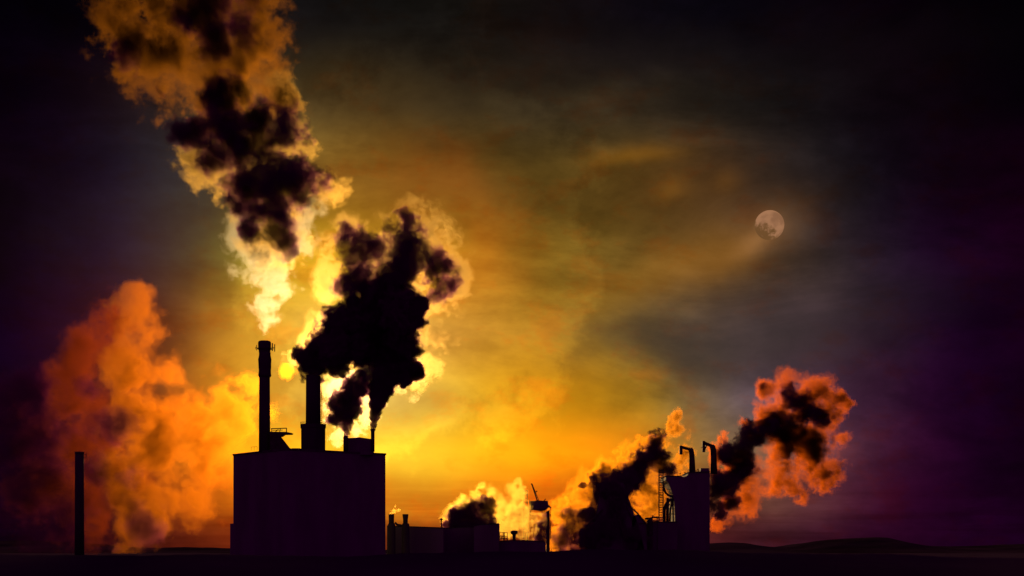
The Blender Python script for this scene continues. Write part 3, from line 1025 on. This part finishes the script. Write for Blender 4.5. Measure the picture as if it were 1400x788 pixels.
# cloud on the plain
smoke(1120, "broad red orange smoke cloud spread behind the lone chimney", (
    ("smoke_plume",
     [(190, 402, 28), (184, 432, 44), (208, 462, 44), (185, 500, 55), (222, 512, 42), (190, 560, 62), (215, 610, 60), (180, 640, 60), (190, 700, 60), (225, 690, 50),
      (262, 575, 52), (300, 555, 46), (325, 585, 46), (290, 625, 50), (255, 690, 45), (335, 535, 30), (365, 560, 22), (395, 505, 15), (408, 480, 12), (330, 640, 40)],
     V(dens=0.032, alb=(0.28, 0.082, 0.003), g_=0.945, warp=11, nscale=0.03, patch=2.0, soft=0.45, carve=0.8), 1.25, 3.6, 3.5, None),
    ("smoke_rear",
     [(150, 440, 44), (120, 500, 60), (100, 550, 62), (140, 560, 60), (110, 610, 80), (55, 580, 60), (120, 690, 75), (60, 670, 75), (150, 640, 60), (75, 520, 36)],
     V(dens=0.030, alb=(0.12, 0.018, 0.0015), g_=0.93, warp=12, nscale=0.028, patch=1.8, soft=0.5, carve=0.75), 1.25, 3.6, 3.5, "dim red flank of the smoke cloud"),
    ("smoke_core",
     [(156, 578, 34), (202, 712, 32), (40, 600, 60), (25, 660, 76), (128, 645, 30), (186, 655, 18), (80, 720, 62), (116, 525, 20), (0, 620, 74), (35, 530, 40), (0, 560, 60)],
     K(dens=0.05, soft=0.7, warp=12, nscale=0.03), 1.55, 3.6, 3.5, "soft dark heart of the smoke cloud"),
), 5)

smoke(812, "small dark puff over the low sheds trailing bright yellow steam", (
    ("smoke_plume",
     [(609, 716, 13), (622, 704, 20), (636, 694, 24), (662, 682, 26), (680, 695, 24), (700, 705, 36), (706, 672, 20), (722, 720, 26), (690, 720, 30), (665, 712, 30), (640, 720, 24), (712, 655, 10)],
     V(dens=0.07, alb=(0.62, 0.42, 0.08), g_=0.88, warp=3, nscale=0.095, patch=2.2), 1.2, 1.6, 1.5, None),
    ("smoke_core",
     [(612, 718, 8), (628, 712, 17), (640, 704, 17), (656, 698, 17), (646, 718, 22), (672, 689, 7), (668, 712, 12), (630, 726, 18)],
     K(dens=0.6, warp=2.5, nscale=0.12, soft=0.2), 1.55, 1.4, 1.4, DARK),
), 6)
smoke(838, "small veil of grey steam clinging to the crane tower", (
    ("smoke_plume",
     [(742, 716, 18), (728, 708, 18), (745, 700, 14), (735, 735, 18)],
     V(dens=0.06, alb=(0.62, 0.40, 0.08), g_=0.88, warp=2.5, nscale=0.11), 1.15, 1.6, 1.5, None),
    ("smoke_core",
     [(743, 718, 13), (739, 734, 14), (747, 706, 9)],
     K(dens=0.45, warp=2.5, nscale=0.12, soft=0.3), 1.6, 1.4, 1.4, HAZY),
), 7)
smoke(935, "long black plume slanting up from the raked tower with a golden upper edge", (
    ("smoke_plume",
     [(765, 735, 26), (778, 705, 34), (800, 675, 34), (830, 655, 36), (862, 635, 34), (892, 612, 28), (880, 660, 42), (845, 690, 44), (800, 715, 42), (900, 690, 36), (897, 640, 32), (920, 592, 20),
      (926, 570, 16), (870, 720, 38), (930, 625, 24), (920, 660, 28), (762, 705, 18), (800, 650, 18), (940, 600, 14)],
     V(dens=0.12, alb=(0.75, 0.28, 0.012), g_=0.87, warp=3.5, nscale=0.08, patch=2.4), 1.15, 1.8, 1.8, None),
    ("smoke_core",
     [(805, 700, 14, -60), (826, 668, 24, -100), (848, 660, 24, -60), (868, 646, 22, -20), (882, 632, 21, -10), (892, 618, 19, -5), (896, 602, 14, 0), (904, 626, 16, 0), (908, 645, 15, 0), (800, 663, 8, -100), (812, 660, 12, -100),
      (842, 690, 24, -125), (832, 715, 30, -130), (815, 735, 28, -130), (862, 735, 24, -130), (840, 678, 22, -140), (868, 664, 11, 0)],
     K(dens=0.55, warp=3, nscale=0.1, soft=0.2), 1.35, 1.6, 1.6, DARK),
    ("smoke_haze",
     [(762, 738, 18), (778, 724, 22), (790, 738, 24), (772, 708, 12), (795, 712, 16)],
     K(dens=0.22, warp=3, nscale=0.09, soft=0.4), 1.35, 1.7, 1.7, HAZY),
), 8)
smoke(925, "red orange plume with black knots drifting away from the furnace house roof", (
    ("smoke_plume",
     [(990, 622, 22), (1000, 650, 32), (995, 690, 26), (985, 715, 16), (1030, 590, 30), (1046, 532, 20), (1062, 570, 38), (1076, 522, 28), (1106, 545, 42), (1128, 572, 32), (1075, 605, 46), (1110, 620, 50),
      (1062, 645, 40), (1128, 645, 36), (1022, 690, 30), (1142, 545, 20), (1156, 552, 16), (1148, 600, 20), (1020, 640, 40), (990, 596, 14), (1085, 665, 26)],
     V(dens=0.17, alb=(0.80, 0.155, 0.0005), g_=0.80, warp=4.5, nscale=0.06, patch=2.2, soft=0.5, carve=0.8), 1.2, 1.9, 1.8, None),
    ("smoke_core",
     [(980, 668, 18), (972, 690, 13), (1022, 602, 18), (1036, 600, 17), (1060, 575, 16), (1076, 574, 15), (1096, 590, 10), (994, 620, 18), (1006, 638, 25), (1014, 614, 20), (994, 660, 23), (1002, 686, 13), (986, 704, 10), (1048, 585, 20), (1070, 598, 17), (1028, 588, 16), (1076, 614, 11), (1088, 550, 18), (1108, 568, 20),
      (1124, 580, 14), (1078, 537, 11), (1043, 530, 7), (984, 652, 15), (982, 690, 12)],
     K(dens=0.5, warp=3.5, nscale=0.09, soft=0.3), 1.5, 1.7, 1.6, DARK),
), 9)
smoke(762, "tiny bright wisp of steam over the small chimney nearer the tall block", (
    ("smoke_plume", [(535, 702, 4), (539, 699, 6), (545, 697, 5), (541, 692, 3)],
     V(dens=0.2, alb=(0.4, 0.25, 0.05), warp=0.8, nscale=0.25, carve=0.7), 1.0, 0.6, 0.5, None),
), 10)
